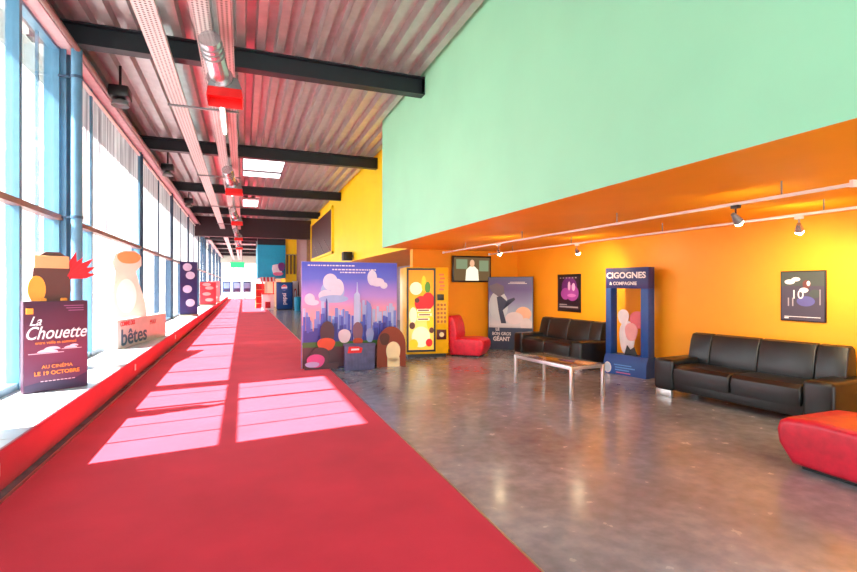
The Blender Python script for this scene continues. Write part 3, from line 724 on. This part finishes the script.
cut('cutout', -.05, [(.74, .56, .11, .13, 0, .06), (.98, .62, .09, .2, 1, .08), (.98, .46, .09, .06, 2, .04), (1.20, .56, .07, .14, 3, .1)], ['ink_whitefur', 'ink_taupeprint' if 'ink_taupeprint' in M else ink('ink_taupeprint', (128, 92, 110)), 'ink_orangered', ink('ink_iceblue', (150, 168, 220))])
b = MB(); b.box(.62, 1.32, -.058, -.002, .40, .46); b.build('cutout_shelf', 'ink_ledge', t)
b = MB(); b.box(.68, 1.20, -.42, -.30, 0, .44, bev=.006)
for k in range(9): b.box(.70 + k * .056, .725 + k * .056, -.426, -.42, .03, .30)
b.box(.67, 1.21, -.43, -.29, .41, .45)
b.build('crate', mat('slate_crate', (88, 92, 128), rough=.5, var=.2), t)
a = Art(-.4275); a.poly([(.72, .30), (.96, .30), (.98, .38), (.90, .41), (.74, .41)], 'ink_candyred'); a.rect(.78, .92, .345, .375, 'ink_white'); a.build(t, 'crate_badge')
b = MB(); pts = [(1.55 + .27 * math.cos(a_), .36 + .36 * math.sin(a_)) for a_ in [PI * i / 20 for i in range(21)]]
b.prism([(1.82, 0)] + pts + [(1.28, 0)], 'y', -.26, -.235, 0)
blob(b, 1.58, .26, .13, .2, -.275, -.262, 1, wob=.05); b.box(1.47, 1.70, -.275, -.262, 0, .16, 1); blob(b, 1.42, .50, .09, .12, -.27, -.261, 2, wob=.1)
b.build('cutout', ['ink_rustfur', 'ink_cream', 'ink_brown'], t, smooth=0)
b = MB(); b.box(1.3, 1.8, -.235, -.1, 0, .03); b.build('cutout_foot', 'ink_brown', t)

# ------------------------------------------------------------------ owl film stand on the plinth
P1, P2 = Vector((-2.05, 6.0)), Vector((-1.58, 6.30)); dv = P2 - P1; W = dv.length
t = thing('cinema_standee', 'purple La Chouette film standee with brown rounded top on the sill', 'standee', (P1.x, P1.y, H), math.atan2(dv.y, dv.x))
gp = grad_mat('plum_print', [(0, (44, 32, 68)), (.12, (88, 44, 80)), (.5, (112, 48, 76)), (.85, (84, 36, 64)), (1, (66, 30, 58))], 0, .94)
b = MB(); b.box(W / 2 - .03, W / 2 + .03, .05, .28, 0, .5); b.build('strut', 'ink_umber' if 'ink_umber' in M else ink('ink_umber', (92, 58, 56)), t)
b = MB(); b.box(0, W, 0, .085, .0, .93, bev=.004); b.build('box_base', mat('plum_card', (64, 32, 56), rough=.5), t)
a = Art(-.0005); a.rect(.006, W - .006, .006, .924, gp)
ink('ink_blush', (232, 188, 208)); ink('ink_orange', (240, 140, 50)); ink('ink_dusk', (150, 92, 140))
for cx, cz, rx, rz in ((.20, .40, .09, .035), (.24, .43, .07, .03), (.40, .43, .06, .025), (.43, .45, .04, .02)): a.ell(cx, cz, rx, rz, 'ink_blush', a0=0, a1=PI)
a.rect(.04, .34, .392, .398, 'ink_blush'); a.rect(.32, .50, .424, .429, 'ink_blush')
a.poly([(.01, .08), (.2, .12), (.4, .09), (.55, .16), (.55, .02), (.01, .02)], ink('ink_dark', (50, 36, 72)))
for k in range(3): a.rect(.34 + k * .02, W - .04, .875 - k * .025, .883 - k * .025, 'ink_dusk')
for k in range(9): a.rect(.14 + k * .034, .165 + k * .034, .105, .112, 'ink_blush')
a.build(t)
lettering('La', .13, 'ink_white', t, .09, -.02, .725, shear=.4, bold=.001, sx=.85)
lettering('Chouette', .185, 'ink_white', t, W / 2 - .01, -.02, .60, shear=.35, bold=.0015, sx=.74)
lettering('entre veille et sommeil', .045, 'ink_orange', t, W / 2 - .01, -.02, .505, sx=.85)
lettering('AU CINÉMA', .05, 'ink_orange', t, W / 2, -.02, .255); lettering('LE 19 OCTOBRE', .055, 'ink_orange', t, W / 2, -.02, .19, bold=.001)
b = MB()   # plain rounded top in the poster's colours, no figure
ink('ink_umber', (92, 58, 56)); ink('ink_tangerine', (246, 160, 60)); ink('ink_scarlet', (206, 34, 50)); ink('ink_sand', (222, 170, 120))
b.prism([(.08, .90), (.08, 1.10), (.10, 1.28), (.12, 1.38), (.20, 1.44), (.32, 1.44), (.40, 1.38), (.41, 1.26), (.42, 1.05), (.40, .90)], 'y', .05, .075, 0)
blob(b, .12, 1.05, .075, .14, .035, .048, 1); b.box(.10, .40, .036, .048, 1.27, 1.40, 2, bev=.005)
b.box(.14, .20, .02, .05, .90, .96, 1, bev=.01); b.box(.32, .38, .02, .05, .90, .96, 1, bev=.01); b.box(.02, .08, -.012, -.004, .80, .86, 1, bev=.003)
for k in range(5):
    an = R(8 + 17 * k); c0 = Vector((.40, 1.18)); u = Vector((math.cos(an), math.sin(an))); n_ = Vector((-u.y, u.x)); Lk = .25 + .03 * (k % 3)
    q = [c0 - n_ * .02, c0 + u * Lk * .6 - n_ * .034, c0 + u * Lk, c0 + u * Lk * .6 + n_ * .034, c0 + n_ * .02]
    b.prism([(p.x, p.y) for p in q], 'y', .04 + .003 * k, .052 + .003 * k, 3)
b.build('cutout_top', ['ink_umber', 'ink_tangerine', 'ink_sand', 'ink_scarlet'], t, smooth=0)

# ------------------------------------------------------------------ white film stand further along the sill
P1, P2 = Vector((-2.0, 9.66)), Vector((-1.57, 12.0)); dv = P2 - P1; W = dv.length
t = thing('cinema_standee', 'long low white film standee lettered bêtes with tall pale cutout', 'standee', (P1.x, P1.y, H), math.atan2(dv.y, dv.x))
b = MB(); b.box(0, W, 0, .16, 0, .50, bev=.004); b.build('box_base', mat('white_card', (206, 200, 200), rough=.5), t)
ink('ink_tealtext', (40, 96, 126)); ink('ink_redtext', (214, 44, 48)); 
lettering('bêtes', .40, 'ink_tealtext', t, .72, -.006, .17, bold=.006, sx=1.35)
lettering('COMME DES', .11, 'ink_redtext', t, .42, -.006, .42, bold=.003, sx=1.0)
lettering('MAX', .13, 'ink_redtext', t, 1.62, -.006, .36, sx=1.2)
b = MB()
ink('ink_beige', (206, 166, 150)); ink('ink_caramel', (190, 112, 52)); ink('ink_palecream', (222, 196, 184))
b.prism([(-.30, 0), (-.27, .35), (-.21, .68), (-.20, .86), (-.25, 1.02), (-.20, 1.18), (-.06, 1.26), (.12, 1.25), (.22, 1.14), (.22, .98), (.13, .86), (.19, .60), (.28, .30), (.31, 0)], 'y', -.015, .015, 0)
blob(b, .02, 1.12, .19, .12, -.03, -.017, 1, wob=.06)
blob(b, -.02, .40, .16, .32, -.027, -.017, 2)
b.box(-.2, .2, .015, .10, -.02, .08, 0)
b.build('cutout', ['ink_beige', 'ink_caramel', 'ink_palecream'], t, smooth=0, loc=(1.0, .22, .50), rot=(0, 0, R(-70)))
b = MB(); b.box(.85, 1.15, .16, .34, 0, .49); b.build('cutout_support', 'ink_beige', t)

# ------------------------------------------------------------------ small things along the sill and plinth face
def socket(label, y):
    t = thing('wall_plate', label, 'wall plate', (-1.489, y, .25), PI / 2)
    b = MB(); b.box(-.03, .03, -.008, .002, -.045, .045, bev=.003); b.build('plate', 'whiteplastic', t)
    b = MB(); b.cyl((0, -.009, 0), (0, -.007, 0), .014, n=12); b.build('insert', 'greymetal', t)
socket('small white plate on the red plinth face nearest the viewer', 3.95)
socket('small white plate on the red plinth face beside the white standee', 8.3)
socket('small white plate on the red plinth face beyond the white standee', 12.9)
def banner(label, x, y, w, h, rgb1, rgb2, name='roll_up_banner', rz=R(25)):
    t = thing(name, label, 'banner', (x, y, H), rz)
    b = MB(); b.box(-w / 2, w / 2, -.08, .08, 0, .08, bev=.01); b.build('base', 'alu', t)
    b = MB(); b.box(-w / 2 + .01, w / 2 - .01, -.006, .0, .08, h); b.build('sheet', mat('banner_ink', rgb1, rough=.5), t)
    b = MB(); b.cyl((0, .02, .05), (0, .02, h), .01, n=8); b.build('pole', 'alu', t)
    a = Art(-.0065); m2 = mat('banner_ink_light', rgb2, rough=.5)
    a.rect(-w / 2 + .012, w / 2 - .012, .08, h, mat('banner_ground', rgb1, rough=.5))
    for k, z in enumerate((.25, .5, .75, .9)): a.ell((-1) ** k * w * .08, h * z, w * .25, h * .07, m2)
    a.build(t)
banner('narrow dark blue banner standing on the sill beyond the second window column', -1.8, 19.3, .62, 1.95, (44, 40, 96), (190, 186, 220))
banner('red banner on the sill far along the windows', -1.8, 29.5, .9, 1.3, (206, 70, 84), (236, 190, 190))
banner('pale pink banner on the sill past the red one', -1.8, 34.5, .9, 1.4, (226, 150, 156), (246, 220, 216))

# loudspeaker on the yellow wall
t = thing('loudspeaker', 'dark loudspeaker fixed low on the yellow wall above the skyline panel', 'loudspeaker', (3.2, 15.9, 2.42))
b = MB(); b.box(-.17, .12, -.16, .16, -.14, .14, bev=.012); b.build('cabinet', 'blackplastic', t)
b = MB(); b.box(-.174, -.168, -.14, .14, -.12, .12); b.build('grille', 'darksteel', t)
b = MB(); b.box(.1, .19, -.03, .03, -.03, .03); b.build('bracket', 'greymetal', t)

# ------------------------------------------------------------------ snack corner far down the hall
t = thing('drinks_fridge', 'tall blue drinks machine with white vertical lettering far down the hall', 'drinks machine', (2.34, 30.6, 0), R(-2))
nv = mat('fridge_navy', (8, 52, 112), rough=.3)
b = MB(); b.box(-.47, .47, 0, .75, .06, 1.68, bev=.02); b.build('cabinet', nv, t)
b = MB(); b.box(-.43, .43, .03, .72, 0, .06); b.build('plinth_base', 'blackplastic', t)
b = MB(); b.box(-.42, .42, -.02, 0, .12, 1.62, bev=.01); fd = b.build('door', mat('fridge_blue', (14, 72, 140), rough=.3), t)
lettering('pepsi', .34, 'ink_white', fd, -.02, -.026, .68, rot=(PI / 2, -PI / 2, 0), bold=.006)
a = Art(-.021); a.ell(-.02, 1.36, .17, .17, 'ink_white'); a.ell(-.02, 1.38, .155, .13, 'ink_candyred', a0=.3, a1=PI - .1); a.ell(-.02, 1.33, .155, .13, ink('ink_logoblue', (30, 80, 190)), a0=PI + .3, a1=2 * PI - .1); a.build(fd, 'emblem')
t = thing('snack_stand', 'red and white snack stand left of the blue drinks machine', 'snack stand', (1.45, 31.0, 0))
b = MB(); b.box(-.38, .30, 0, .6, 0, .95, bev=.01); b.build('counter', 'whiteplastic', t)
b = MB(); b.box(-.40, .32, -.03, .62, .95, 1.0); b.build('countertop', 'red', t)
for xx in (-.35, .27):
    b = MB(); b.cyl((xx, .05, 1.0), (xx, .05, 1.75), .03, n=10); b.build('post', 'red', t)
b = MB(); b.prism([(-.15, 1.72), (.6, 1.72), (.6, 1.98), (.3, 1.98)], 'x', -.45, .38); b.build('awning', 'ink_candyred', t, smooth=0)
b = MB()
for k in range(4): b.prism([(-.152 + .0, 1.715), (.302, 1.985), (.302, 1.995), (-.155, 1.73)], 'x', -.40 + k * .21, -.30 + k * .21)
b.build('awning_stripes', 'whiteplastic', t, smooth=0)
b = MB(); b.box(-.2, .1, -.012, 0, .12, .5); b.build('front_panel', 'darkred', t)
t = thing('sign_totem', 'white sign column with red oval right of the blue drinks machine', 'sign column', (3.02, 31.2, 0))
b = MB(); b.box(-.16, .16, 0, .25, .04, 1.75, bev=.01); b.build('body', 'whiteplastic', t)
b = MB(); b.box(-.2, .2, -.03, .3, 0, .04); b.build('foot', 'greymetal', t)
a = Art(-.0005); a.ell(0, .95, .1, .35, 'ink_candyred'); a.ell(0, .95, .06, .25, 'ink_white'); a.build(t, 'emblem')
t = thing('waste_bin', 'teal bin right of the white sign column', 'bin', (3.0, 29.7, 0))
b = MB(); b.lathe([(.17, 0), (.20, .7), (.2, .72)], 20); b.build('bin_body', 'teal', t)
b = MB(); b.lathe([(.205, .72), (.2, .78), (.08, .84)], 20); b.build('lid', 'teal', t)
t = thing('menu_rack', 'tan wooden rack left of the red and white snack stand', 'rack', (1.05, 33.5, 0))
tan = mat('tan_wood', (214, 170, 120), rough=.5, var=.15, scale=5)
for xx in (-.3, .25):
    b = MB(); b.box(xx, xx + .05, 0, .3, 0, 1.6); b.build('upright', tan, t)
for z in (.3, .75, 1.2):
    b = MB(); b.box(-.25, .25, 0, .3, z, z + .03); b.build('shelf', tan, t)
b = MB(); b.box(-.25, .25, .28, .3, 0, 1.6); b.build('back_panel', 'red', t)
t = thing('wall_ornament', 'white and purple rounded display mounted low on the teal wall', 'ornament', (2.0, 31.98, 2.1))
b = MB(); blob(b, 0, .35, .3, .4, -.10, -.0, 0, wob=.1); blob(b, .25, .55, .2, .3, -.14, -.04, 1, wob=.1); blob(b, -.15, .55, .14, .14, -.15, -.05, 2, wob=.1); blob(b, .05, .1, .3, .12, -.16, -.06, 3, wob=.1)
b.build('mount', ['ink_whitefur', 'ink_plum', 'ink_white', 'ink_rose'], t, smooth=0)
t = thing('yellow_banner', 'yellow striped hanging banner beside the teal wall', 'banner', (2.86, 32.12, 2.2))
for k in range(3):
    b = MB(); b.box(-.3 + k * .22, -.18 + k * .22, -.02, 0, 0, 1.2); b.build('strip', ink('ink_olive', (120, 104, 40)), t)
b = MB(); b.box(-.34, .34, -.03, .08, 1.2, 1.24); b.build('rail', 'greymetal', t)
# dark blue boards at the glazed end
e0 = thing('notice_board', '', 'notice board', (-1.65, 57.3, 0), 0, 'boards by the end doors')
b = MB(); b.box(-.42, .42, 0, .04, .78, 1.95, bev=.01); b.build('board', ink('ink_navy', (40, 62, 104)), e0)
for xx in (-.35, .31):
    b = MB(); b.box(xx, xx + .04, 0, .04, 0, .8); b.box(xx, xx + .04, -.2, .2, 0, .03); b.build('leg', 'greymetal', e0)
a = Art(-.0005); a.rect(-.3, .3, 1.2, 1.8, ink('ink_steelblue', (110, 140, 180))); a.rect(-.3, .1, .9, 1.1, 'ink_dark'); a.build(e0)
for i, xx in enumerate((-1.65, -.62, .42)):
    o = e0 if i == 0 else dup(e0, (xx, 57.3, 0))
    o['label'] = 'dark blue notice board before the end doors, %s of three counted from the windows' % nth[i]

# ------------------------------------------------------------------ light
w = bpy.data.worlds.new('world'); sc.world = w; w.use_nodes = True
nt = w.node_tree; bg = nt.nodes['Background']
tc = nt.nodes.new('ShaderNodeTexCoord'); sp = nt.nodes.new('ShaderNodeSeparateXYZ'); rp = nt.nodes.new('ShaderNodeValToRGB')
nt.links.new(tc.outputs['Generated'], sp.inputs[0]); nt.links.new(sp.outputs[2], rp.inputs['Fac'])
e = rp.color_ramp.elements; e[0].position = 0; e[0].color = (.98, .98, .96, 1); e[1].position = .6; e[1].color = (.70, .84, 1, 1)
nt.links.new(rp.outputs['Color'], bg.inputs['Color']); bg.inputs['Strength'].default_value = 2.5
L = bpy.data.lights.new('sun', 'SUN'); L.energy = 34; L.angle = R(.6); L.color = (1, .95, .86)
lo = bpy.data.objects.new('sun', L); col.objects.link(lo); lo.rotation_mode = 'QUATERNION'
lo.rotation_quaternion = Vector((1, .15, -1.11)).to_track_quat('-Z', 'Y'); lo.location = (-8, 5, 10)

cam = bpy.data.cameras.new('camera'); cam.sensor_width = 36; cam.lens = 490 / 857 * 36; cam.clip_end = 300; cam.clip_start = .05
co = bpy.data.objects.new('camera', cam); col.objects.link(co); co.location = (0, 0, 1.45); co.rotation_euler = (PI / 2, 0, -R(20.74))
sc.camera = co
sc.view_settings.view_transform = 'Standard'; sc.view_settings.look = 'None'; sc.view_settings.gamma = 1; sc.view_settings.use_curve_mapping = False
sc.view_settings.exposure = 0.97
sc.cycles.use_denoising = True
sc.cycles.max_bounces = 10; sc.cycles.diffuse_bounces = 6; sc.cycles.transparent_max_bounces = 24
